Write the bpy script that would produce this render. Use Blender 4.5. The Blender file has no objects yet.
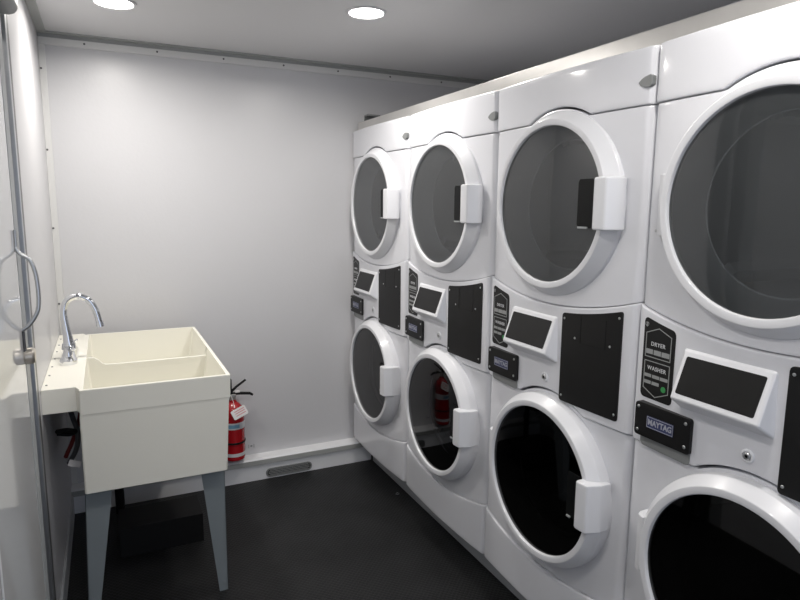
import bpy, bmesh, math
from mathutils import Vector, Matrix
PI = math.pi
SC = bpy.context.scene
COL = SC.collection

# ------------------------------------------------------------------ materials
def mat(name, color, rough=.5, metal=0, coat=0, emit=None, es=0, spec=.5, noise=None, bump=None):
    m = bpy.data.materials.new(name); m.use_nodes = True
    nt = m.node_tree; b = nt.nodes['Principled BSDF']
    b.inputs['Base Color'].default_value = (*color, 1)
    b.inputs['Roughness'].default_value = rough
    b.inputs['Metallic'].default_value = metal
    b.inputs['Coat Weight'].default_value = coat
    b.inputs['Coat Roughness'].default_value = .08
    b.inputs['Specular IOR Level'].default_value = spec
    if emit:
        b.inputs['Emission Color'].default_value = (*emit, 1); b.inputs['Emission Strength'].default_value = es
    tc = nt.nodes.new('ShaderNodeTexCoord')
    if noise:                                     # (scale, amount) subtle real colour mottling
        n = nt.nodes.new('ShaderNodeTexNoise'); n.inputs['Scale'].default_value = noise[0]; n.inputs['Detail'].default_value = 4
        nt.links.new(tc.outputs['Object'], n.inputs['Vector'])
        mx = nt.nodes.new('ShaderNodeMix'); mx.data_type = 'RGBA'
        mx.inputs['A'].default_value = (*[c*(1-noise[1]) for c in color], 1)
        mx.inputs['B'].default_value = (*[min(1, c*(1+noise[1])) for c in color], 1)
        nt.links.new(n.outputs['Fac'], mx.inputs['Factor']); nt.links.new(mx.outputs['Result'], b.inputs['Base Color'])
    if bump:                                      # (scale, strength, distance)
        n = nt.nodes.new('ShaderNodeTexNoise'); n.inputs['Scale'].default_value = bump[0]; n.inputs['Detail'].default_value = 3
        nt.links.new(tc.outputs['Object'], n.inputs['Vector'])
        bp = nt.nodes.new('ShaderNodeBump'); bp.inputs['Strength'].default_value = bump[1]; bp.inputs['Distance'].default_value = bump[2]
        nt.links.new(n.outputs['Fac'], bp.inputs['Height']); nt.links.new(bp.outputs['Normal'], b.inputs['Normal'])
    return m

M = {}
M['enamel'] = mat('white_enamel', (.72, .73, .77), .32, coat=.5, noise=(3, .01))
M['enamel2'] = mat('white_door_plastic', (.74, .75, .78), .3, coat=.4)
M['wall'] = mat('white_wall_panel', (.60, .60, .615), .34, spec=.45, bump=(60, .12, .003))
M['ceil'] = mat('white_ceiling_panel', (.64, .64, .65), .5, noise=(1.5, .02))
M['trim'] = mat('cream_wall_trim', (.66, .66, .65), .4)
M['trimgrey'] = mat('grey_trim_and_gap_shade', (.36, .37, .36), .45)
M['ledge'] = mat('white_ledge_paint', (.76, .77, .79), .35, bump=(25, .1, .003))
M['alu'] = mat('brushed_aluminium', (.66, .65, .63), .30, metal=.75, noise=(9, .12), bump=(180, .1, .001))
M['steel'] = mat('satin_steel', (.55, .56, .57), .3, metal=1)
M['darksteel'] = mat('dark_metal', (.10, .10, .105), .35, metal=.6)
M['chrome'] = mat('chrome', (.80, .81, .83), .07, metal=1)
M['nickel'] = mat('brushed_nickel', (.62, .58, .52), .28, metal=1)
M['black'] = mat('black_plate', (.0075, .0075, .008), .42, spec=.3)
M['screen'] = mat('black_screen', (.008, .008, .008), .3, spec=.3)
M['recess'] = mat('dark_plastic', (.006, .0065, .007), .4, spec=.15)
M['grey'] = mat('grey_plastic', (.22, .23, .23), .45)
M['midgrey'] = mat('pale_grey_plastic', (.33, .35, .36), .4)
M['lettering'] = mat('white_lettering', (.62, .63, .65), .5)
M['badge'] = mat('dull_silver_lettering', (.36, .37, .42), .4)
M['print'] = mat('grey_print', (.30, .31, .31), .5)
M['blue'] = mat('blue_badge', (.035, .045, .12), .35)
M['green'] = mat('green_dot', (.04, .28, .08), .5)
M['tub'] = mat('cream_tub_plastic', (.88, .865, .78), .38, noise=(5, .015))
M['tubside'] = M['tub']
M['leg'] = mat('grey_painted_steel', (.21, .24, .255), .5, noise=(8, .05))
M['red'] = mat('red_paint', (.36, .008, .013), .25, coat=.5)
M['redhose'] = mat('red_rubber', (.22, .02, .02), .5)
M['greyhose'] = mat('braided_grey_hose', (.10, .10, .11), .45, bump=(300, .5, .002))
M['rubber'] = mat('black_rubber', (.007, .007, .0075), .55, spec=.25)
M['paper'] = mat('white_paper_tag', (.78, .76, .76), .6)
M['pinkprint'] = mat('pink_print', (.62, .20, .22), .6)
M['labelblue'] = mat('pale_blue_label', (.18, .36, .50), .4)
M['labelwhite'] = mat('white_label', (.62, .62, .64), .4)
M['door'] = mat('glossy_white_door', (.66, .67, .68), .05, spec=.5)
M['plinth'] = mat('pale_grey_plinth', (.42, .44, .46), .45, noise=(6, .04))
M['lens'] = mat('lit_lens', (.9, .9, .9), .5, emit=(1, .97, .92), es=22)
M['drum'] = mat('dull_drum_steel', (.46, .48, .50), .28, metal=.35)
M['interior'] = mat('dark_interior', (.03, .03, .03), .6)

def glass(name, tint, ior=1.5, haze=0):
    m = bpy.data.materials.new(name); m.use_nodes = True; nt = m.node_tree
    for n in list(nt.nodes): nt.nodes.remove(n)
    o = nt.nodes.new('ShaderNodeOutputMaterial'); mx = nt.nodes.new('ShaderNodeMixShader')
    tr = nt.nodes.new('ShaderNodeBsdfTransparent'); tr.inputs['Color'].default_value = (*tint, 1)
    gl = nt.nodes.new('ShaderNodeBsdfGlossy'); gl.inputs['Roughness'].default_value = .03
    gl.inputs['Color'].default_value = (1, 1, 1, 1)
    if haze:
        df = nt.nodes.new('ShaderNodeBsdfDiffuse'); df.inputs['Color'].default_value = (.21, .225, .235, 1)
        m2 = nt.nodes.new('ShaderNodeMixShader'); m2.inputs[0].default_value = haze
        nt.links.new(tr.outputs[0], m2.inputs[1]); nt.links.new(df.outputs[0], m2.inputs[2]); tr = m2
    fr = nt.nodes.new('ShaderNodeFresnel'); fr.inputs['IOR'].default_value = ior
    nt.links.new(fr.outputs[0], mx.inputs[0]); nt.links.new(tr.outputs[0], mx.inputs[1]); nt.links.new(gl.outputs[0], mx.inputs[2])
    nt.links.new(mx.outputs[0], o.inputs[0]); return m
M['glass_dry'] = glass('smoked_dryer_glass', (.60, .62, .64), 1.55, .17)
M['glass_wash'] = glass('dark_washer_glass', (.10, .10, .11), 1.48)

# floor: black rubber sheet with raised small squares
def floor_mat():
    m = bpy.data.materials.new('black_studded_rubber'); m.use_nodes = True; nt = m.node_tree; b = nt.nodes['Principled BSDF']
    N = nt.nodes.new; L = nt.links.new
    tc = N('ShaderNodeTexCoord'); sp = N('ShaderNodeSeparateXYZ'); L(tc.outputs['Object'], sp.inputs[0])
    outs = []
    for ax in ('X', 'Y'):
        mu = N('ShaderNodeMath'); mu.operation = 'MULTIPLY'; mu.inputs[1].default_value = 2*PI/.021; L(sp.outputs[ax], mu.inputs[0])
        s = N('ShaderNodeMath'); s.operation = 'SINE'; L(mu.outputs[0], s.inputs[0]); outs.append(s)
    mm = N('ShaderNodeMath'); mm.operation = 'MULTIPLY'; L(outs[0].outputs[0], mm.inputs[0]); L(outs[1].outputs[0], mm.inputs[1])
    r = N('ShaderNodeMapRange'); r.inputs['From Min'].default_value = .0; r.inputs['From Max'].default_value = .35; L(mm.outputs[0], r.inputs['Value'])
    bp = N('ShaderNodeBump'); bp.inputs['Strength'].default_value = 1; bp.inputs['Distance'].default_value = .003
    L(r.outputs[0], bp.inputs['Height']); L(bp.outputs[0], b.inputs['Normal'])
    n = N('ShaderNodeTexNoise'); n.inputs['Scale'].default_value = 5; n.inputs['Detail'].default_value = 5; L(tc.outputs['Object'], n.inputs['Vector'])
    cr = N('ShaderNodeValToRGB'); cr.color_ramp.elements[0].color = (.0055, .006, .0065, 1); cr.color_ramp.elements[1].color = (.013, .0135, .0145, 1)
    cr.color_ramp.elements[0].position = .35; cr.color_ramp.elements[1].position = .7
    L(n.outputs['Fac'], cr.inputs[0])
    mx = N('ShaderNodeMix'); mx.data_type = 'RGBA'; mx.blend_type = 'MULTIPLY'; mx.inputs['Factor'].default_value = 1
    ma = N('ShaderNodeMapRange'); ma.inputs['To Min'].default_value = .7; ma.inputs['To Max'].default_value = 1.9; L(r.outputs[0], ma.inputs['Value'])  # stud tops lighter, gaps darker: relief shading put into the colour
    L(cr.outputs[0], mx.inputs['A']); L(ma.outputs[0], mx.inputs['B']); L(mx.outputs['Result'], b.inputs['Base Color'])
    b.inputs['Roughness'].default_value = .5; b.inputs['Specular IOR Level'].default_value = .4
    return m
M['floor'] = floor_mat()

# ------------------------------------------------------------------ mesh helpers
class MB:
    def __init__(s, off=(0, 0, 0)): s.bm = bmesh.new(); s.off = Vector(off)
    def add(s, vs, fs):
        v = [s.bm.verts.new(Vector(p)) for p in vs]
        for f in fs:
            try: s.bm.faces.new([v[i] for i in f])
            except ValueError: pass
        return v
    def box(s, a, b, bev=0, seg=2):
        x0, y0, z0 = [min(p, q) for p, q in zip(a, b)]; x1, y1, z1 = [max(p, q) for p, q in zip(a, b)]
        t = bmesh.new()
        v = [t.verts.new(p) for p in ((x0,y0,z0),(x1,y0,z0),(x1,y1,z0),(x0,y1,z0),(x0,y0,z1),(x1,y0,z1),(x1,y1,z1),(x0,y1,z1))]
        for f in ((0,3,2,1),(4,5,6,7),(0,1,5,4),(1,2,6,5),(2,3,7,6),(3,0,4,7)): t.faces.new([v[i] for i in f])
        if bev: bmesh.ops.bevel(t, geom=t.edges[:], offset=bev, segments=seg, affect='EDGES', profile=.5)
        s.merge(t)
    def solid(s, vs, fs, bev=0, seg=3):
        t = bmesh.new(); v = [t.verts.new(p) for p in vs]
        for f in fs: t.faces.new([v[i] for i in f])
        bmesh.ops.recalc_face_normals(t, faces=t.faces[:])
        if bev: bmesh.ops.bevel(t, geom=t.edges[:], offset=bev, segments=seg, affect='EDGES', profile=.5)
        s.merge(t)
    def merge(s, t, mtx=None):
        me = bpy.data.meshes.new('tmp'); t.to_mesh(me); t.free()
        if mtx: me.transform(mtx)
        s.bm.from_mesh(me); bpy.data.meshes.remove(me)
    def prism(s, poly, a, b, axis='y', bev=0):
        """poly in the two other axes, extruded along axis from a to b"""
        n = len(poly)
        def P(p, h):
            return {'y': (p[0], h, p[1]), 'z': (p[0], p[1], h), 'x': (h, p[0], p[1])}[axis]
        vs = [P(p, a) for p in poly]+[P(p, b) for p in poly]
        fs = [tuple(range(n)), tuple(range(2*n-1, n-1, -1))]+[(i, (i+1) % n, n+(i+1) % n, n+i) for i in range(n)]
        s.solid(vs, fs, bev, 2)
    def lathe(s, prof, c, axis='y', n=96, close=False):
        """prof: (radius, height) list; axis of revolution through c"""
        vs = []; fs = []
        for (r, h) in prof:
            for i in range(n):
                a = 2*PI*i/n; p, q = r*math.cos(a), r*math.sin(a)
                vs.append({'y': (c[0]+p, c[1]+h, c[2]+q), 'z': (c[0]+p, c[1]+q, c[2]+h), 'x': (c[0]+h, c[1]+p, c[2]+q)}[axis])
        m = len(prof)
        for j in range(m-1):
            for i in range(n): fs.append((j*n+i, j*n+(i+1) % n, (j+1)*n+(i+1) % n, (j+1)*n+i))
        if close:
            for i in range(n): fs.append(((m-1)*n+i, (m-1)*n+(i+1) % n, (i+1) % n, i))
        else:
            if prof[0][0] > 1e-5 and close is None: fs.append(tuple(range(n)))
            if prof[-1][0] > 1e-5 and close is None: fs.append(tuple(range(m*n-1, (m-1)*n-1, -1)))
        s.add(vs, fs)
    def disc(s, prof, c, axis='y', n=64): s.lathe(prof, c, axis, n, None)
    def tube(s, pts, r, n=16, cap=True):
        pts = [Vector(p) for p in pts]; R = r if isinstance(r, (list, tuple)) else [r]*len(pts)
        vs = []; fs = []; up = None
        for i, p in enumerate(pts):
            d = (pts[min(i+1, len(pts)-1)]-pts[max(i-1, 0)]).normalized()
            if up is None: up = d.orthogonal().normalized()
            up = (up-d*up.dot(d)).normalized(); w = d.cross(up)
            for k in range(n):
                a = 2*PI*k/n; vs.append(p+(up*math.cos(a)+w*math.sin(a))*R[i])
        for i in range(len(pts)-1):
            for k in range(n): fs.append((i*n+k, i*n+(k+1) % n, (i+1)*n+(k+1) % n, (i+1)*n+k))
        if cap: fs.append(tuple(range(n))); fs.append(tuple(range(len(pts)*n-1, (len(pts)-1)*n-1, -1)))
        s.add(vs, fs)
    def sheet(s, us, zt, zb, depth, back, eb=.004):
        """curved front sheet over columns us, rolled edges top and bottom, flange going back"""
        ts = None; vs = []; fs = []; rows = 0
        for u in us:
            a, b = zt(u), zb(u); h = a-b; e = min(eb, h*.3); d = depth(u)
            col = [(a, back(u)), (a, d+e), (a-e*.3, d+e*.3), (a-e, d)]
            for k in range(1, 8): col.append((a-e-(h-2*e)*k/8, d))
            col += [(b+e, d), (b+e*.3, d+e*.3), (b, d+e), (b, back(u))]
            rows = len(col)
            vs += [(u, y, z) for z, y in col]
        for i in range(len(us)-1):
            for j in range(rows-1):
                fs.append((i*rows+j, (i+1)*rows+j, (i+1)*rows+j+1, i*rows+j+1))
        fs.append(tuple(range(rows))); L = (len(us)-1)*rows; fs.append(tuple(L+j for j in range(rows-1, -1, -1)))
        s.add(vs, fs)
    def build(s, name, m, parent=None, smooth=40, loc=None):
        for v in s.bm.verts: v.co -= s.off
        bmesh.ops.remove_doubles(s.bm, verts=s.bm.verts[:], dist=1e-6)
        bmesh.ops.recalc_face_normals(s.bm, faces=s.bm.faces[:])
        me = bpy.data.meshes.new(name); s.bm.to_mesh(me); s.bm.free(); me.materials.append(m)
        me.polygons.foreach_set('use_smooth', [True]*len(me.polygons))
        me.set_sharp_from_angle(angle=math.radians(smooth))
        o = bpy.data.objects.new(name, me); COL.objects.link(o)
        wn = o.modifiers.new('weighted', 'WEIGHTED_NORMAL'); wn.keep_sharp = True; wn.mode = 'FACE_AREA'; wn.weight = 90
        if parent: o.parent = parent
        if loc: o.location = loc
        return o

def spline(pts, n=8):
    P = [Vector(p) for p in pts]; P = [P[0]*2-P[1]]+P+[P[-1]*2-P[-2]]; out = []
    for i in range(1, len(P)-2):
        for k in range(n):
            t = k/n; a, b, c, d = P[i-1:i+3]
            out.append(.5*((2*b)+(c-a)*t+(2*a-5*b+4*c-d)*t*t+(3*b-a-3*c+d)*t**3))
    out.append(P[-2]); return out

def empty(name, loc, rz=0):
    o = bpy.data.objects.new(name, None); COL.objects.link(o); o.location = loc; o.rotation_euler = (0, 0, rz); o.empty_display_size = .1; return o
def tag(o, label=None, cat=None, group=None, kind=None):
    if label: o['label'] = label
    if cat: o['category'] = cat
    if group: o['group'] = group
    if kind: o['kind'] = kind
    return o
def copy_tree(o, parent=None):
    c = o.copy(); COL.objects.link(c)
    if parent: c.parent = parent
    for ch in [x for x in list(COL.objects) if x.parent == o and x != c]: copy_tree(ch, c)
    return c
def text_obj(name, body, size, m, parent, place, spacing=1.0, bold=0.0, sx=1.0):
    """flat raised lettering; place maps local text (x, y, h) to parent space"""
    cu = bpy.data.curves.new('t', 'FONT'); cu.body = body; cu.size = size; cu.align_x = 'CENTER'; cu.align_y = 'CENTER'
    cu.extrude = .0003; cu.offset = bold; cu.space_character = spacing
    t = bpy.data.objects.new('t', cu); COL.objects.link(t)
    dg = bpy.context.evaluated_depsgraph_get(); dg.update()
    me = bpy.data.meshes.new_from_object(t.evaluated_get(dg))
    bpy.data.objects.remove(t); bpy.data.curves.remove(cu)
    for v in me.vertices: v.co = place(v.co.x*sx, v.co.y, v.co.z)
    me.materials.clear(); me.materials.append(m); me.name = name
    o = bpy.data.objects.new(name, me); COL.objects.link(o); o.parent = parent; return o

# ------------------------------------------------------------------ room
XL, YB, ZC, XR, YF = -.218, 3.235, 2.226, 2.12, -1.7
def slab(name, a, b, m, bev=0):
    k = MB(); k.box(a, b, bev); return tag(k.build(name, m), kind='structure')
slab('floor', (XL-.1, YF-.1, -.05), (XR+.1, YB+.1, 0), M['floor'])
slab('ceiling', (XL-.1, YF-.1, ZC), (XR+.1, YB+.1, ZC+.05), M['ceil'])
slab('wall_back', (XL-.1, YB, 0), (XR+.1, YB+.1, ZC), M['wall'])
slab('wall_right', (XR, YF, 0), (XR+.1, YB, ZC), M['wall'])
k = MB(); k.box((XL-.1, YF-.1, 0), (.1, YF, ZC)); k.box((1.5, YF-.1, 0), (XR+.1, YF, ZC)); k.box((.1, YF-.1, 2.0), (1.5, YF, ZC)); tag(k.build('wall_front', M['wall']), kind='structure')   # unseen doorway opening, added to let in cool daylight as fill
slab('wall_left', (XL-.1, YF, 0), (XL, YB, ZC), M['wall'])
# aluminium/plastic cover strips with screws
def strip(name, a, b, m, screws, axis):
    k = MB(); k.box(a, b, .0015); o = tag(k.build(name, m), kind='structure')
    for p in screws:
        q = MB(); q.disc([(.0045, 0), (.0045, -.0018), (.003, -.003)], p, axis, 12); q.build('screw', M['darksteel'], o)
    return o
SCREWX = (-.035, .27, .575, .875, 1.17, 1.475, 1.80)
strip('trim_1', (XL, YB-.012, 2.172), (XR-.01, YB, 2.203), M['trim'], [(x, YB-.012, 2.190) for x in SCREWX], 'y')
k = MB(); k.box((XL, YB-.030, ZC-.006), (XR-.01, YB, ZC)); k.box((XL, YB-.004, 2.203), (XR-.01, YB, ZC-.006)); tag(k.build('trim_2_gap_shade', M['trimgrey']), kind='structure')  # ceiling strip; grey band in the gap below stands in for its shadow
strip('trim_3', (XL, YB-.008, .125), (XL+.026, YB-.0, 2.195), M['trim'], [(XL+.006, YB-.008, z) for z in (2.07, 1.72, 1.37, 1.02)], 'y')
strip('trim_4', (XL, -.8, ZC-.006), (XL+.036, YB-.036, ZC), M['trimgrey'], [], 'z')
# low ledge along the foot of the back wall
YL = 3.168
k = MB(); k.prism([(YL+.006, 0), (YB, 0), (YB, .124), (YL+.012, .122), (YL+.006, .118)], XL, 1.342, 'x')
tag(k.build('baseboard_back', M['ledge']), kind='structure')
k = MB(); k.prism([(YL-.004, .090), (YL+.006, .090), (YL+.006, .117), (YL+.022, .1235), (YL+.022, .126), (YL+.004, .1235), (YL-.003, .116)], XL, 1.342, 'x')
o = tag(k.build('trim_5', M['trimgrey']), kind='structure')
k = MB(); k.prism([(YL-.003, .1165), (YL+.004, .1245), (YL+.03, .127), (YB, .1285), (YB, .1225), (YL+.03, .1245), (YL+.006, .121)], XL, 1.342, 'x')
tag(k.build('trim_6', M['ledge']), kind='structure')
# plinth below the machines
slab('trim_7', (1.344, -.6, 0), (2.05, 3.155, .138), M['plinth'], .003)
# left wall foot skirting
slab('baseboard_left', (XL, 2.16, 0), (XL+.008, YL-.01, .10), M['plinth'])

# stadium vent in the ledge face
v = empty('floor_vent', (.848, YL+.006, .032)); tag(v, 'grey slotted oval vent in the white ledge below the back wall', 'vent')
def stadium(w, h, n=12):
    r = h/2; return [(w/2-r+r*math.cos(a), r*math.sin(a)) for a in [-PI/2+PI*i/n for i in range(n+1)]]+[(-w/2+r+r*math.cos(a), r*math.sin(a)) for a in [PI/2+PI*i/n for i in range(n+1)]]
k = MB(); po = stadium(.262, .052); pi = stadium(.246, .036); n = len(po)
vs = [(p[0], -.001, p[1]) for p in po]+[(p[0]*.99, -.005, p[1]*.97) for p in po]+[(p[0], -.005, p[1]) for p in pi]+[(p[0], 0, p[1]) for p in pi]
k.add(vs, [(r*n+i, r*n+(i+1) % n, (r+1)*n+(i+1) % n, (r+1)*n+i) for r in range(3) for i in range(n)]); k.build('rim', M['grey'], v)
k = MB(); k.prism(stadium(.247, .037), -.0012, -.0002); k.build('backing', M['interior'], v)
for i in range(4):
    k = MB(); z = -.0125+i*.0085; w = .232 if i in (1, 2) else .216
    k.box((-w/2, -.0045, z-.0022), (w/2, -.0013, z+.0018), .0006); k.build('slat', M['grey'], v)

# small angle bracket on the back wall above the first dryer
k = MB(); k.box((1.325, YB-.004, 1.93), (1.40, YB, 1.975)); k.box((1.325, YB-.05, 1.967), (1.40, YB-.004, 1.975))
tag(k.build('angle_bracket', M['grey']), 'small grey angle bracket on the back wall above the farthest dryer', 'bracket')

# ------------------------------------------------------------------ door leaf and post on the left wall
XD = XL+.012
d = MB(); d.box((XL, .55, .0), (XD-.001, 1.235, 1.93), .002); tag(d.build('door_1', M['door']), kind='structure')
d = MB(); d.box((XL, 1.245, .0), (XD, 1.82, 1.93), .002); door = tag(d.build('door_2', M['door']), kind='structure')
# post: pale frame, dark channel, bright bead, dark bead
def post(name, y0, y1, x, m, kind=True):
    k = MB(); k.box((XL, y0, 0), (x, y1, 2.2), .0012); return tag(k.build(name, m), kind='structure')
post('trim_8', 1.822, 1.895, XD+.001, M['midgrey'])
post('trim_9', 1.896, 1.970, XD-.006, M['darksteel'])
post('trim_10', 1.971, 1.996, XD+.003, M['steel'])
post('trim_11', 1.997, 2.10, XD-.004, M['darksteel'])
# door closer cover (rounded)
k = MB(); k.box((XL, 1.25, 1.935), (XL+.058, 1.86, 2.10), .022, 5)
tag(k.build('door_cover', M['grey']), 'rounded grey cover box at the top of the white left door', 'cover box')
# D pull handle
hy = 1.80
k = MB(); pts = spline([(XD+.001, hy, 1.372), (XD+.010, hy, 1.356), (XD+.030, hy, 1.340), (XD+.040, hy, 1.305), (XD+.043, hy, 1.255), (XD+.039, hy, 1.21), (XD+.020, hy, 1.176), (XD+.001, hy, 1.160)], 8)
k.tube(pts, .0052, 14); hd = k.build('handle', M['steel'], door)
k = MB(); k.tube([(XD+.003, hy, 1.362), (XD+.003, hy, 1.415)], .0035, 12); k.build('stem', M['steel'], hd)
k = MB(); k.tube([(XD+.003, hy, 1.158), (XD+.003, hy, 1.10)], .0035, 12); k.build('stem', M['darksteel'], hd)
k = MB(); k.disc([(.020, 0), (.022, .004), (.022, .019), (.017, .024), (.0, .025)], (XD, hy+.012, 1.090), 'x', 32); k.build('lock', M['nickel'], door)

# ------------------------------------------------------------------ washer-dryer
X0, Y1, W = 1.2551, 2.5305, .686
ZB = .143                         # underside of the machines above the floor
HW = .3415
def yb(u):
    a = abs(u); v = -.015*(1-min(1, (u/.343)**2))
    if a > .321: d = min(.0205, a-.321); v += .0205-math.sqrt(max(0, .0205**2-d*d))
    return v
def us(a, b, n=40):
    s = set()
    for i in range(n+1): s.add(round(a+(b-a)*i/n, 5))
    for q in (.001, .002, .004, .007, .01, .014): s.add(round(a+q, 5)); s.add(round(b-q, 5))
    return sorted(s)
def carc(u): return 1.183+.052*(u/.343)**2
def larc(u): return .303+.047*(u/.343)**2
CD = (-.003, 1.488); CW = (.020, .6216)        # door centres (u, z)
OFF = (0, 0, ZB)
def rr(u, a, b, r):                            # corner rounding amount
    d = min(u-a, b-u)
    if d >= r: return 0
    return r-math.sqrt(max(0, r*r-(r-d)**2))

AR = .2865
def make_machine():
    T = empty('stacked_washer_dryer', (0, 0, 0))
    # cabinet shell, open to the front behind the panels
    k = MB(OFF); t = .004
    for s in (-1, 1):
        k.box((s*HW, .022, ZB), (s*(HW-t), .79, 1.878))
    k.box((-HW+t, .022, 1.874), (HW-t, .79, 1.878)); k.box((-HW+t, .022, ZB), (HW-t, .79, ZB+.004)); k.box((-HW+t, .786, ZB), (HW-t, .79, 1.878))
    k.box((-HW+t, .03, 1.19), (HW-t, .786, 1.20))
    k.build('cabinet', M['enamel'], T)
    back = lambda u: max(.024, yb(u)+.002)
    # top panel with the arch above the dryer door
    def ztb(u):
        d = AR**2-(u-CD[0])**2
        return max(1.739, CD[1]+math.sqrt(d) if d > 0 else 0)
    k = MB(OFF); k.sheet(sorted(set(us(-HW, HW, 60)+[CD[0]+s*q for s in (-1, 1) for q in (.1365, .1385, .1395, .1402, .141, .143)])), lambda u: 1.881, ztb, lambda u: yb(u)-.004, back, .006)
    k.build('top_panel', M['enamel'], T)
    # panels with a round opening: radial grid
    def radial(c, r0, r1min, zlo, zhi, depth, name):
        n = 240; vs = []; fs = []; rad = []
        for i in range(n):
            a = 2*PI*i/n; ca, sa = math.cos(a), math.sin(a); lo, hi = 0, 1.2
            for _ in range(30):
                m = (lo+hi)/2; u = c[0]+m*ca; z = c[1]+m*sa
                if abs(u) < HW and zlo(u) < z < zhi(u): lo = m
                else: hi = m
            r = max(lo, r1min)
            ring = [(r0, .03), (r0, .003), (r0+.003, 0)]+[(r0+.003+(r-.004-r0-.003)*q/10, 0) for q in range(1, 10)]+[(r-.004, 0), (r-.0012, .0012), (r, .004), (r, .03)]
            rows = len(ring)
            for (q, dd) in ring:
                u = c[0]+q*ca; z = c[1]+q*sa; u = max(-HW, min(HW, u)); vs.append((u, depth(u)+dd if dd < .02 else max(.024, depth(u)+.001), z))
        for i in range(n):
            for j in range(rows-1):
                fs.append((i*rows+j, ((i+1) % n)*rows+j, ((i+1) % n)*rows+j+1, i*rows+j+1))
        k = MB(OFF); k.add(vs, fs); return k.build(name, M['enamel'], T)
    radial(CD, .262, .2815, lambda u: carc(u)+.0015, lambda u: 1.7375, yb, 'dryer_front')
    radial(CW, .262, .2855, lambda u: larc(u)+.0015, lambda u: .8685, yb, 'washer_front')
    # control panel
    def czb(u):
        d = .292**2-(u-CW[0])**2
        return max(.871, CW[1]+math.sqrt(d) if d > 0 else 0)
    k = MB(OFF); k.sheet(us(-HW, HW, 80), carc, czb, lambda u: yb(u)-.009, back, .006); cp = k.build('control_panel', M['enamel'], T)
    k = MB(OFF); k.sheet(us(-HW, HW, 50), larc, lambda u: ZB+.001, lambda u: yb(u)-.007, back, .007); k.build('lower_panel', M['enamel'], T)
    # grey cap at the top right corner
    k = MB(OFF); k.prism([(.296, 1.795), (.304, 1.787), (.318, 1.781), (.334, 1.780), (.340, 1.786), (.3405, 1.806), (.334, 1.811), (.318, 1.808), (.306, 1.803)], -.0092, .006, 'y', .0015)
    k.build('corner_cap', M['grey'], T)
    # doors
    for kind, c, s in (('dryer', CD, 0), ('washer', CW, -.020)):
        g = -.037+s
        k = MB(OFF)
        prof = [(.250, .004), (.270, .002), (.2755, -.002), (.2765, -.008+s*.6), (.2750, -.016+s), (.2735, -.0195+s), (.2545, -.0445+s), (.2530, -.0462+s), (.2510, -.0470+s), (.2395, -.0468+s), (.2350, -.0455+s), (.2335, -.042+s), (.2330, g), (.2330, g+.012), (.245, g+.016)]
        k.lathe(prof, (c[0], 0, c[1]), 'y', 128, True)
        if kind == 'dryer':                       # the window sits a little off centre in the ring
            for v in k.bm.verts: v.co.x += (.004 if v.co.y > -.024 else -.006)
        D = k.build(kind+'_door', M['enamel2'], T, 28); gx = c[0]-(.006 if kind == 'dryer' else 0)
        k = MB(OFF); k.lathe([(.2332, g), (.2, g-.0012), (.12, g-.002), (.04, g-.0025), (.0005, g-.0025)], (gx, 0, c[1]), 'y', 96); k.build('glass', M['glass_dry' if kind == 'dryer' else 'glass_wash'], D)
        # inner dish of the door
        k = MB(OFF); k.lathe([(.2325, g+.010), (.205, g+.075), (.2, g+.085), (.196, g+.085)], (gx, 0, c[1]), 'y', 96); k.build('inner_dish', M['drum' if kind == 'dryer' else 'interior'], D)
        # handle
        hz0, hz1 = (1.421, 1.562) if kind == 'dryer' else (.572, .716)
        e = -.001 if kind == 'dryer' else .013
        k = MB(OFF)
        k.prism([(.222+e, -.043+s), (.221+e, -.066+s), (.228+e, -.073+s), (.268+e, -.070+s), (.285+e*.8, -.030+s), (.286+e*.8, -.012), (.255, -.012)], hz0, hz1, 'z', .0060)
        k.build('handle', M['enamel2'], D)
        rl = 0 if kind == 'dryer' else .024
        k = MB(OFF); p = [(.134+e+rl, hz0+.012), (.140+e+rl, hz0+.004), (.224+e, hz0+.004), (.224+e, hz1-.002), (.140+e+rl, hz1-.002), (.134+e+rl, hz1-.010)]
        k.prism(p, g-.0055, g-.0028, 'y'); k.build('handle_recess', M['recess'], D)
        k = MB(OFF); k.box((.140+e+rl, g-.010, hz0+.001), (.180+e, g-.0045, hz0+.007), .0015); k.build('recess_lip', M['midgrey'], D)
        # hinge on the left
        k = MB(OFF); z0, z1 = c[1]-.075, c[1]+.075
        k.prism([(c[0]-.2885, .0), (c[0]-.2885, -.016+s*.8), (c[0]-.280, -.028+s), (c[0]-.266, -.034+s), (c[0]-.258, -.034+s), (c[0]-.258, 0)], z0, z1, 'z', .0025); k.build('hinge', M['enamel2'], D)
        k = MB(OFF); k.disc([(.004, 0), (.004, -.003), (.002, -.0045)], (c[0]-.297, -.008, z0+.012), 'y', 12); k.build('screw', M['steel'], D)
        # drum
        k = MB(OFF); R = .24
        k.lathe([(.2, .055), (R, .07), (R, .60), (R-.01, .61), (.0005, .61)], (c[0]-.013, 0, c[1]), 'y', 96); dr = k.build(kind+'_drum', M['drum' if kind == 'dryer' else 'interior'], T)
        for i in range(3):
            a = PI*(.5+i*2/3)+.3; k = MB(OFF); cx, cz = c[0]-.013+math.cos(a)*(R-.02), c[1]+math.sin(a)*(R-.02)
            t = bmesh.new(); bmesh.ops.create_cube(t, size=1); mt = Matrix.Translation((cx, .33, cz)) @ Matrix.Rotation(-a, 4, 'Y') @ Matrix.Diagonal((.05, .5, .03, 1))
            k.merge(t, mt); k.build('baffle', M['drum' if kind == 'dryer' else 'interior'], dr)
    # ---- control panel furniture
    yp = lambda u: yb(u)-.009
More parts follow.
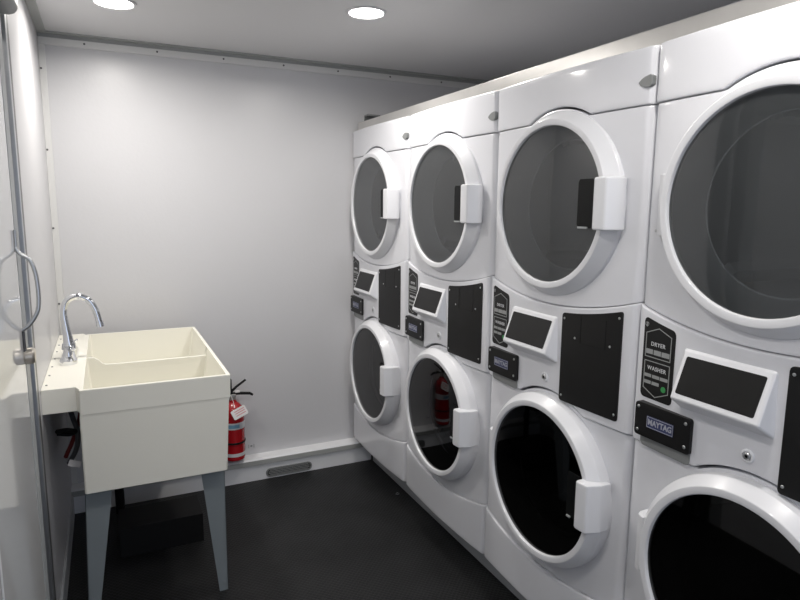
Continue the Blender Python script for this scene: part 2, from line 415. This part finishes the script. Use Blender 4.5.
    def plate(name, a, b, zt, zb, th, m, r=.01, parent=T, eb=.0012):
        k = MB(OFF); k.sheet(us(a, b, 14) if r else [a, b], lambda u: zt(u)-rr(u, a, b, r), lambda u: zb(u)+rr(u, a, b, r), lambda u: yp(u)-th, lambda u: yp(u)+.001, eb)
        return k.build(name, m, parent)
    def on(u, h=0): return yp(u)-h
    # instruction plate
    lp = plate('instruction_plate', -.312, -.209, lambda u: carc(u)-.0185, lambda u: .996, .0015, M['black'], .012)
    def flat(x, y, h, cu, cz, th): return Vector((cu+x, on(cu+x, th)-h, cz-ZB+y))
    tx = lambda body, size, cu, cz, th, par, sp=1.0, bold=.0, m='lettering', sx=1.0: text_obj('lettering', body, size, M[m], par, lambda x, y, h: flat(x, y, h, cu, cz, th), sp, bold, sx)
    tx('DRYER', .0145, -.262, 1.1395, .0019, lp, 1.1, .0001)
    tx('WASHER', .0145, -.262, 1.0765, .0019, lp, 1.1, .0001)
    def line(pts, w, name='outline', m='print', th=.0016, par=lp):
        k = MB(OFF)
        for (a, b) in zip(pts, pts[1:]):
            a = Vector(a); b = Vector(b); dd = (b-a).normalized(); nn = Vector((-dd.y, dd.x))*w/2; a -= dd*w/2; b += dd*w/2
            q = [a+nn, b+nn, b-nn, a-nn]
            k.add([(p.x, on(p.x, th), p.y) for p in q]+[(p.x, on(p.x, th+.0005), p.y) for p in q], [(0,1,2,3),(7,6,5,4),(0,1,5,4),(1,2,6,5),(2,3,7,6),(3,0,4,7)])
        return k.build(name, M[m], par)
    line([(-.221, 1.105), (-.221, 1.166), (-.262, 1.182), (-.303, 1.166), (-.303, 1.105), (-.221, 1.105)], .0022)
    line([(-.303, 1.094), (-.221, 1.094), (-.221, 1.022), (-.262, 1.004), (-.303, 1.022), (-.303, 1.094)], .0022)
    def bars(u0, u1, z, n, h=.0085):
        w = (u1-u0)/n
        for i in range(n): 
            k = MB(OFF); a = u0+i*w+.001; b = a+w-.002
            k.box((a, on((a+b)/2, .0016), z-h/2), (b, on((a+b)/2, .0022), z+h/2)); k.build('text_block', M['print'], lp)
    bars(-.301, -.223, 1.119, 3, .0125); bars(-.301, -.223, 1.0565, 3); bars(-.301, -.249, 1.039, 2)
    k = MB(OFF); k.disc([(.0075, 0), (.0075, -.0006)], (-.236, on(-.236, .0016), 1.031), 'y', 24); k.build('green_dot', M['green'], lp)
    k = MB(OFF)
    k.tube([(-.303+.005*math.cos(a), on(-.303, .0022), 1.188+.005*math.sin(a)) for a in [2*PI*i/16 for i in range(17)]], .0007, 6); k.box((-.3045, on(-.303, .0016), 1.181), (-.3015, on(-.303, .0022), 1.192)); k.build('symbol', M['print'], lp)
    # brand plate with four screws, grey pocket below
    plate('plate_pocket', -.300, -.142, lambda u: .915, lambda u: .868, .0025, M['grey'], .012)
    k = MB(OFF); a, b = -.3075, -.139
    k.sheet(us(a, b, 16), lambda u: .986-rr(u, a, b, .008), lambda u: .897+rr(u, a, b, .008), lambda u: yp(-.15)-.010, lambda u: yp(u)+.001, .002)
    bp = k.build('brand_plate', M['black'], T); hb = yp(-.15)-.010
    for (u, z) in ((-.297, .974), (-.297, .912), (-.153, .972), (-.153, .914)):
        k = MB(OFF); k.disc([(.0042, 0), (.0042, -.0012), (.003, -.0024)], (u, hb, z), 'y', 16); k.build('screw', M['steel'], bp)
    k = MB(OFF); k.box((-.268, hb-.0012, .926), (-.186, hb, .957), .0004); bd = k.build('badge', M['blue'], bp)
    text_obj('lettering', 'MAYTAG', .0205, M['badge'], bp, lambda x, y, h: Vector((-.227+x, hb-.0015-h, .9415-ZB+y)), 1.0, .0007, .88)
    k = MB(OFF)
    for (p, q) in (((-.266, .9275), (-.188, .9287)), ((-.266, .9543), (-.188, .9555)), ((-.267, .9275), (-.2658, .9555)), ((-.1882, .9275), (-.187, .9555))):
        k.box((p[0], hb-.0018, p[1]), (q[0], hb-.0012, q[1]))
    k.build('badge_frame', M['badge'], bp)
    # coin panel
    cn = plate('coin_panel', .073, .301, lambda u: carc(u)-.0165, lambda u: .897, .003, M['black'], .009)
    for (u, z) in ((.083, 1.153), (.290, 1.186), (.130, 1.101), (.263, 1.102), (.083, .915), (.290, .915)):
        k = MB(OFF); k.disc([(.0036, 0), (.0036, -.001), (.0024, -.002)], (u, on(u, .003), z), 'y', 16); k.build('screw', M['steel'], cn)
    line([(.152, 1.168), (.152, 1.090), (.246, 1.090), (.246, 1.172)], .0012, 'hatch_outline', 'recess', .0031, cn)
    # display housing, tilted face
    f = -.017
    vs = [(-.183, f, 1.153), (.055, f, 1.153), (.057, f, 1.002), (-.186, f, 1.002),
          (-.174, -.027, 1.149), (.045, -.027, 1.149), (.0435, -.066, 1.035), (-.177, -.066, 1.035)]
    k = MB(OFF); k.solid(vs, [(0,1,2,3),(4,7,6,5),(0,4,5,1),(1,5,6,2),(2,6,7,3),(3,7,4,0)], .0055, 4); hs = k.build('display_housing', M['enamel2'], T)
    nrm = Vector((0, -(1.149-1.033), -(.066-.027))).normalized()      # outward normal of the tilted face
    nrm = Vector((0, -(1.149-1.033), (.066-.027))).normalized()
    def fp(u, t): return Vector((u, -.027-.039*t, 1.149-.116*t))
    c4 = [(-.163, .115), (.034, .115), (.0305, .862), (-.166, .862)]
    poly = []
    for i, (u, t) in enumerate(c4):
        p = Vector((u, t*.1224)); a = Vector((c4[i-1][0], c4[i-1][1]*.1224)); b = Vector((c4[(i+1) % 4][0], c4[(i+1) % 4][1]*.1224))
        da = (a-p).normalized(); db = (b-p).normalized()
        for q in range(5):
            w = q/4; poly.append(p+da*.005*(1-w)**2+db*.005*w**2)
    vs = [fp(p.x, p.y/.1224)-nrm*.001 for p in poly]+[fp(p.x, p.y/.1224)+nrm*.0012 for p in poly]; n = len(poly)
    k = MB(OFF); k.solid(vs, [tuple(range(n)), tuple(range(2*n-1, n-1, -1))]+[(i, (i+1) % n, n+(i+1) % n, n+i) for i in range(n)]); k.build('screen', M['screen'], hs)
    # key lock
    k = MB(OFF); k.disc([(.0155, .001), (.0155, -.003), (.0135, -.0045), (.0105, -.0045), (.0095, -.002)], (.002, on(.002), .950), 'y', 40); kl = k.build('key_lock', M['enamel2'], T)
    k = MB(OFF); k.disc([(.0085, 0), (.0085, -.0045), (.0065, -.0062), (.004, -.0062), (.0035, -.003)], (.002, on(.002), .950), 'y', 32); k.build('lock_barrel', M['steel'], kl)
    k = MB(OFF); k.disc([(.0036, 0), (.0036, -.0045)], (.002, on(.002), .950), 'y', 16); k.build('keyway', M['recess'], kl)
    return T

proto = make_machine()
labs = ['white stacked washer and dryer farthest away, against the back wall',
        'second white stacked washer and dryer from the back wall, washer glass reflecting the red extinguisher',
        'third white stacked washer and dryer from the back wall, left of the nearest one',
        'nearest white stacked washer and dryer, cut off by the right edge of the photo']
for i in range(4):
    o = proto if i == 0 else copy_tree(proto)
    o.location = (X0, Y1+W/2-i*W+(.011, -.0015, 0, 0)[i], ZB); o.rotation_euler = (0, 0, -PI/2)
    tag(o, labs[i], 'washer dryer', 'stacked washer dryers along the right wall')
# aluminium strip on top of the row
k = MB(); k.box((X0+.020, .2, 1.8815), (X0+.024, 3.2, 1.927), .0008); k.box((X0+.024, .2, 1.923), (X0+.06, 3.2, 1.927), .0008)
tag(k.build('aluminium_strip', M['alu']), 'long brushed aluminium strip along the top of the dryers', 'metal strip')

# ------------------------------------------------------------------ laundry tub
SX0, SX1, SY0, SY1, SZ = XL+.0005, .373, 2.165, 3.125, .885
sk = empty('laundry_sink', ((SX0+SX1)/2, (SY0+SY1)/2, 0)); tag(sk, 'cream double-basin laundry sink on grey legs against the left wall', 'sink')
so = (sk.location.x, sk.location.y, 0)
bx0 = -.106                                    # basin side of the deck
w = .012
# outer shell: apron band, tapered body, thin rim; built as loops
def loop(x0, x1, y0, y1, z, r=.012, n=4):
    out = []
    for (cx, cy, a0) in ((x1-r, y1-r, 0), (x0+r, y1-r, PI/2), (x0+r, y0+r, PI), (x1-r, y0+r, 1.5*PI)):
        for i in range(n+1): a = a0+PI/2*i/n; out.append((cx+r*math.cos(a), cy+r*math.sin(a), z))
    return out
def loft(k, loops, capb=False, capt=False):
    n = len(loops[0]); vs = [p for l in loops for p in l]
    fs = [(j*n+i, j*n+(i+1) % n, (j+1)*n+(i+1) % n, (j+1)*n+i) for j in range(len(loops)-1) for i in range(n)]
    if capb: fs.append(tuple(range(n)))
    if capt: fs.append(tuple(range(len(loops)*n-1, (len(loops)-1)*n-1, -1)))
    k.add(vs, fs)
k = MB(so)
loft(k, [loop(-.110, .352, 2.196, 3.10, .517, .008), loop(-.112, .356, 2.190, 3.104, .521, .010), loop(-.110, .3668, 2.1730, 3.117, .790, .006), loop(-.1085, .3710, 2.167, 3.122, .803, .005),
         loop(-.106, SX1, SY0, SY1, SZ-.002, .005), loop(-.105, SX1-.001, SY0+.001, SY1-.001, SZ, .005)], capb=True)
k.build('tub_body', M['tub'], sk, 22)
# rim top, two basins
k = MB(so); ym = 2.640
rimt = loop(-.105, SX1-.001, SY0+.001, SY1-.001, SZ, .005)
x0, x1 = -.094, SX1-.013; y0, y1 = SY0+.012, SY1-.012
inn = loop(x0, x1, y0, y1, SZ, .006)
n = len(rimt); k.add(rimt+inn, [(i, (i+1) % n, n+(i+1) % n, n+i) for i in range(n)])
k.build('rim', M['tub'], sk)
DP = [(x0-.002, .884), (-.078, .884), (-.066, .882), (-.052, .872), (-.040, .858), (-.026, .852), (.02, .851), (.352, .851), (x1-.003, .862), (x1+.002, .884)]
def loop2(x0, x1, y0, y1, z):
    xs = [x0, x0+.006]+[min(x1-.008+i*.0002, max(x, x0+.008+i*.001)) for i, x in enumerate((-.078, -.066, -.052, -.040, -.026, .02, .352))]
    o = [(x1, y1-.006), (x1-.006, y1)]+[(x, y1) for x in xs[:0:-1]]+[(x0, y1-.006), (x0, y0+.006)]+[(x, y0) for x in xs[1:]]+[(x1-.006, y0), (x1, y0+.006)]
    return [(x, y, z) for x, y in o]
for (a, b) in ((y0, ym-.005), (ym+.005, y1)):
    k = MB(so)
    def dz(x): return next((p[1]+(q[1]-p[1])*(x-p[0])/(q[0]-p[0]) for p, q in zip(DP, DP[1:]) if p[0] <= x <= q[0]), .851)-.001
    top = [(x, y, dz(x) if abs(y-ym) < .0056 else SZ) for x, y, z in loop2(x0, x1, a, b, SZ)]
    loft(k, [top, loop2(x0+.002, x1-.002, a+.001, b-.001, SZ-.06), loop2(x0+.020, x1-.040, a+.012, b-.012, .60), loop2(x0+.035, x1-.055, a+.03, b-.03, .58)], capt=True)
    k.build('basin', M['tub'], sk)
# divider between the basins: high at the deck, dips, runs level
k = MB(so); prof = [(x0-.001, .884), (-.078, .884), (-.066, .882), (-.052, .872), (-.040, .858), (-.026, .852), (.02, .851), (.352, .851), (x1-.003, .862), (x1+.001, .884)]
k.prism(prof+[(x1+.001, .60), (x0-.001, .60)], ym-.006, ym+.006, 'y', .0015); k.build('divider', M['tub'], sk)
# deck with apron and wall flange
DY = SY0+.054; k = MB(so); k.prism([(SX0, DY), (-.118, DY), (-.1035, SY0+.012), (-.1035, SY1-.012), (-.118, SY1+.03), (SX0, SY1+.03)], .868, SZ-.0005, 'z', .0015); dk = k.build('deck', M['tub'], sk)
for s_, yy in ((1, DY), (-1, SY1+.03)):
    k = MB(so); e_ = SY0+.012 if s_ > 0 else SY1-.012
    k.prism([(SX0, yy), (-.118, yy), (-.1045, e_), (-.1045, e_+s_*.02), (-.114, yy+s_*.012), (SX0, yy+s_*.012)], .803, .869, 'z'); k.build('apron', M['tub'], sk)
for i in range(7):
    k = MB(so); k.disc([(.0035, 0), (.0035, .0015), (.002, .0028)], (SX0+.013, SY0+.11+i*.13, SZ-.0005), 'z', 12); k.build('screw', M['grey'], sk)
# angled sheet-steel legs
def leg(px, py, sx, sy, spl):
    k = MB(so); yo = py; t = .003; q = px+spl
    A = [(px, .518), (px-sx*.088, .518), (q-sx*.032, .0), (q, .0)]
    k.prism(A, yo, yo+sy*t, 'y', .0006)
    B = [(py, .518), (py+sy*.10, .518), (py+sy*.038, .0), (py, .0)]
    n = 4; vs = [(px, y, z) if z > .1 else (q, y, z) for y, z in B]; vs += [(x-sx*t, y, z) for x, y, z in vs]
    k.solid(vs, [(0,1,2,3), (7,6,5,4)]+[(i, (i+1) % 4, 4+(i+1) % 4, 4+i) for i in range(4)], .0006, 2)
    k.disc([(.006, 0), (.006, -.002*sy), (.003, -.004*sy)], (q-sx*.014, yo, .036), 'y', 14)
    k.build('leg', M['leg'], sk)
leg(.356, 2.262, 1, 1, -.003); leg(-.114, 2.255, -1, 1, -.018)

# faucet
fc = empty('faucet', (-.152, 2.67, SZ)); tag(fc, 'chrome gooseneck faucet standing on the deck of the cream sink', 'faucet')
fo = (-.152, 2.67, SZ)
k = MB(fo)
loft(k, [loop(-.182, -.122, 2.535, 2.79, SZ, .028, 8), loop(-.182, -.122, 2.535, 2.79, SZ+.014, .028, 8), loop(-.176, -.128, 2.565, 2.775, SZ+.022, .022, 8), loop(-.170, -.134, 2.60, 2.74, SZ+.040, .017, 8), loop(-.168, -.136, 2.625, 2.715, SZ+.052, .015, 8)], True, True)
k.build('base', M['chrome'], fc)
k = MB(fo); fy = 2.67
k.lathe([(.027, 0), (.025, .012), (.0235, .022), (.0005, .023)], (-.153, fy, SZ+.035), 'z', 32); k.build('collar', M['chrome'], fc)
P = spline([(-.152, fy, .925), (-.154, fy, .96), (-.160, fy, 1.02), (-.163, fy, 1.065), (-.153, fy, 1.103), (-.130, fy, 1.122), (-.102, fy, 1.124), (-.072, fy, 1.106), (-.053, fy, 1.070), (-.045, fy, 1.035), (-.040, fy, 1.012)], 8)
k = MB(fo); k.tube(P, [.0130+.0095*max(0, 1-i/20)**1.5 for i in range(len(P))], 20); k.build('spout', M['chrome'], fc)
k = MB(fo); k.tube([(-.0415, fy, 1.020), (-.0385, fy, 1.000)], .0155, 20); k.build('aerator', M['chrome'], fc)
for yy in (2.585, 2.755):
    k = MB(fo); k.lathe([(.016, 0), (.015, .02), (.011, .032), (.0005, .034)], (-.152, yy, SZ+.016), 'z', 24)
    k.tube([(-.152, yy, SZ+.04), (-.125, yy, SZ+.052)], [.006, .0045], 10); k.build('lever', M['chrome'], fc)

# plumbing below the sink
k = MB((0, 0, 0)); k.tube(spline([(-.16, 2.60, .866), (-.165, 2.55, .76), (-.150, 2.50, .70), (-.135, 2.48, .64), (-.145, 2.50, .57), (-.175, 2.55, .50)]), .009, 12)
tag(k.build('supply_hose', M['greyhose']), 'grey supply hose curving below the sink deck, left of the red hose', 'hose')
k = MB((0, 0, 0)); k.tube(spline([(-.145, 2.74, .866), (-.140, 2.68, .76), (-.128, 2.62, .68), (-.150, 2.58, .60), (-.19, 2.62, .50)]), .008, 12)
tag(k.build('supply_hose', M['redhose']), 'dark red supply hose hanging below the sink deck', 'hose')
k = MB((0, 0, 0)); k.tube(spline([(-.20, 2.46, .66), (-.17, 2.43, .672), (-.14, 2.44, .66), (-.16, 2.46, .645), (-.20, 2.47, .65)]), .008, 12)
tag(k.build('looped_hose', M['rubber']), 'black loop of hose against the left wall under the sink', 'hose')
k = MB(); t = bmesh.new(); bmesh.ops.create_cube(t, size=1)
k.merge(t, Matrix.Translation((-.146, 2.38, .560)) @ Matrix.Rotation(math.radians(20), 4, 'Y') @ Matrix.Diagonal((.040, .002, .024, 1)))
tag(k.build('paper_tag', M['paper']), 'small pale tag hanging on the hoses under the sink', 'tag')
k = MB((0, 0, 0)); k.tube(spline([(.0, 2.90, .514), (.0, 2.90, .45), (.005, 2.90, .37), (.03, 2.92, .33), (.07, 2.96, .34), (.08, 2.99, .40), (.05, 3.02, .42), (.0, 3.06, .40), (-.01, 3.09, .30), (-.01, 3.10, .14), (-.01, 3.10, .0)]), .021, 16)
k.tube([(-.01, 3.10, .18), (-.01, 3.10, .22)], .027, 16)
tag(k.build('drain_pipe', M['rubber']), 'black drain pipe with a trap under the sink basins', 'pipe')
k = MB(); k.box((-.02, 2.665, 0), (.319, 2.86, .130), .002)
tag(k.build('floor_box', M['rubber']), 'low black box on the floor under the sink', 'box')

# ------------------------------------------------------------------ fire extinguisher
ex = (.553, 3.170, .150)
fe = empty('fire_extinguisher', ex); tag(fe, 'red fire extinguisher behind the sink by the back wall', 'fire extinguisher')
R = .056
k = MB(ex); k.lathe([(.0005, .153), (.045, .150), (.053, .154), (R, .164), (R, .40), (.056, .415), (.048, .435), (.033, .452), (.020, .462), (.018, .475)], (ex[0], ex[1], 0), 'z', 48); k.build('cylinder', M['red'], fe)
def band(z0, z1, m, name, e=.0006, a0=0, a1=2*PI):
    k = MB(ex); n = 40; vs = []; 
    for i in range(n+1):
        a = a0+(a1-a0)*i/n
        for z, r in ((z0, R-.001), (z0, R+e), (z1, R+e), (z1, R-.001)): vs.append((ex[0]+r*math.cos(a), ex[1]+r*math.sin(a), z))
    k.add(vs, [(i*4+j, (i+1)*4+j, (i+1)*4+j+1, i*4+j+1) for i in range(n) for j in range(3)]); k.build(name, m, fe)
band(.325, .360, M['labelwhite'], 'label'); band(.333, .352, M['labelblue'], 'label', .0010, -PI*.75, -PI*.38)
band(.245, .254, M['rubber'], 'strap', .0035); band(.176, .194, M['labelwhite'], 'label')
k = MB(ex); k.box((ex[0]-.03, ex[1]+.02, .235), (ex[0]+.03, YB-.0005, .29), .002); k.build('wall_bracket', M['darksteel'], fe)
k = MB(ex); k.box((ex[0]-.018, ex[1]-.016, .472), (ex[0]+.016, ex[1]+.016, .505), .004); k.build('valve', M['nickel'], fe)
k = MB(ex); k.box((ex[0]-.026, ex[1]-.012, .498), (ex[0]-.004, ex[1]+.012, .585), .003); k.build('valve_head', M['rubber'], fe)
k = MB(ex); k.tube([(ex[0]-.012, ex[1], .512), (ex[0]+.02, ex[1], .540), (ex[0]+.070, ex[1], .573)], [.008, .0065, .006], 10); k.build('squeeze_lever', M['rubber'], fe)
k = MB(ex); k.tube([(ex[0]-.01, ex[1], .505), (ex[0]+.04, ex[1], .503), (ex[0]+.09, ex[1], .496), (ex[0]+.105, ex[1], .486)], [.008, .008, .0075, .006], 10); k.build('carry_handle', M['rubber'], fe)
k = MB(ex); k.box((ex[0]+.01, ex[1]-.02, .512), (ex[0]+.035, ex[1]-.012, .524), .003); k.build('safety_seal', M['paper'], fe)
k = MB(ex); t = bmesh.new(); bmesh.ops.create_cube(t, size=1); bmesh.ops.bevel(t, geom=t.edges[:], offset=.06, segments=2, affect='EDGES')
mt = Matrix.Translation((ex[0]+.018, ex[1]-.080, .425)) @ Matrix.Rotation(math.radians(-24), 4, 'Y') @ Matrix.Rotation(math.radians(-14), 4, 'X')
k.merge(t, mt @ Matrix.Diagonal((.078, .003, .050, 1))); tg = k.build('inspection_tag', M['paper'], fe)
for zz in (-.010, .002, .013):
    k = MB(ex); t = bmesh.new(); bmesh.ops.create_cube(t, size=1); k.merge(t, mt @ Matrix.Translation((.004, -.0018, zz)) @ Matrix.Diagonal((.052, .0006, .0035, 1))); k.build('print', M['pinkprint'], tg)
k = MB(ex); k.tube(spline([(ex[0]-.01, ex[1]-.014, .498), (ex[0]-.006, ex[1]-.05, .475), (ex[0]-.008, ex[1]-.079, .452)]), .001, 6); k.build('tag_string', M['paper'], fe)

# small printed mark on the wall, stray bolt on the floor
k = MB()
for a, b in (((.640, .166), (.643, .186)), ((.668, .166), (.671, .186)), ((.650, .172), (.661, .181))): k.box((a[0], YB-.0008, a[1]), (b[0], YB+.001, b[1]))
tag(k.build('wall_mark', M['grey']), 'tiny grey bracketed mark on the back wall right of the extinguisher', 'mark')
k = MB((1.29, 2.70, 0)); k.disc([(.0105, 0), (.0105, .006), (.006, .0065), (.0055, .012), (.002, .013)], (1.29, 2.70, 0), 'z', 6)
tag(k.build('stray_bolt', M['chrome'], loc=(1.29, 2.70, 0)), 'small shiny bolt lying on the black floor beside the machines', 'bolt')

# ------------------------------------------------------------------ lamps
def downlight(x, y, label, power):
    e = empty('ceiling_light', (x, y, ZC)); tag(e, label, 'ceiling light', 'round ceiling downlights')
    k = MB(); k.lathe([(.079, -.0005), (.078, -.005), (.070, -.007), (.066, -.004), (.065, -.0005)], (0, 0, 0), 'z', 64); k.build('trim_ring', M['labelwhite'], e)
    k = MB(); k.lathe([(.0655, -.0045), (.0005, -.0052)], (0, 0, 0), 'z', 64); k.build('lens', M['lens'], e)
    L = bpy.data.lights.new('lamp', 'AREA'); L.shape = 'DISK'; L.size = .12; L.energy = power; L.color = (1, .955, .90); L.spread = math.radians(168)
    o = bpy.data.objects.new('lamp', L); COL.objects.link(o); o.parent = e; o.location = (0, 0, -.011)
downlight(.080, 2.652, 'round lit ceiling light at the top left, above the sink', 8.2)
downlight(.966, 2.335, 'round lit ceiling light right of the other one, in front of the dryers', 8.2)
for (x, y) in ((.15, .95), (.98, .75), (.15, -.7), (.98, -.8)):
    downlight(x, y, 'round lit ceiling light nearer the camera, above the frame', 5.0)

w_ = bpy.data.worlds.new('world'); SC.world = w_; w_.use_nodes = True
w_.node_tree.nodes['Background'].inputs[0].default_value = (.72, .81, 1, 1); w_.node_tree.nodes['Background'].inputs[1].default_value = 1.5

# ------------------------------------------------------------------ camera
yaw, pitch, roll, f = math.radians(25.63391), math.radians(8.669035), math.radians(.445194), 612.958
cy, sy, cp, sp, cr, sr = math.cos(yaw), math.sin(yaw), math.cos(pitch), math.sin(pitch), math.cos(roll), math.sin(roll)
F = Vector((sy*cp, cy*cp, -sp)); R0 = Vector((cy, -sy, 0)); U0 = R0.cross(F)
Rv = cr*R0+sr*U0; Uv = -sr*R0+cr*U0
cd = bpy.data.cameras.new('camera'); cam = bpy.data.objects.new('camera', cd); COL.objects.link(cam)
cam.matrix_world = Matrix(((Rv.x, Uv.x, -F.x, 0), (Rv.y, Uv.y, -F.y, 0), (Rv.z, Uv.z, -F.z, 1.48), (0, 0, 0, 1)))
cd.sensor_fit = 'HORIZONTAL'; cd.sensor_width = 36; cd.lens = f/800*36; cd.clip_start = .02
SC.camera = cam
SC.view_settings.view_transform = 'Standard'; SC.view_settings.look = 'None'; SC.view_settings.gamma = 1; SC.view_settings.use_curve_mapping = False
SC.view_settings.exposure = 0
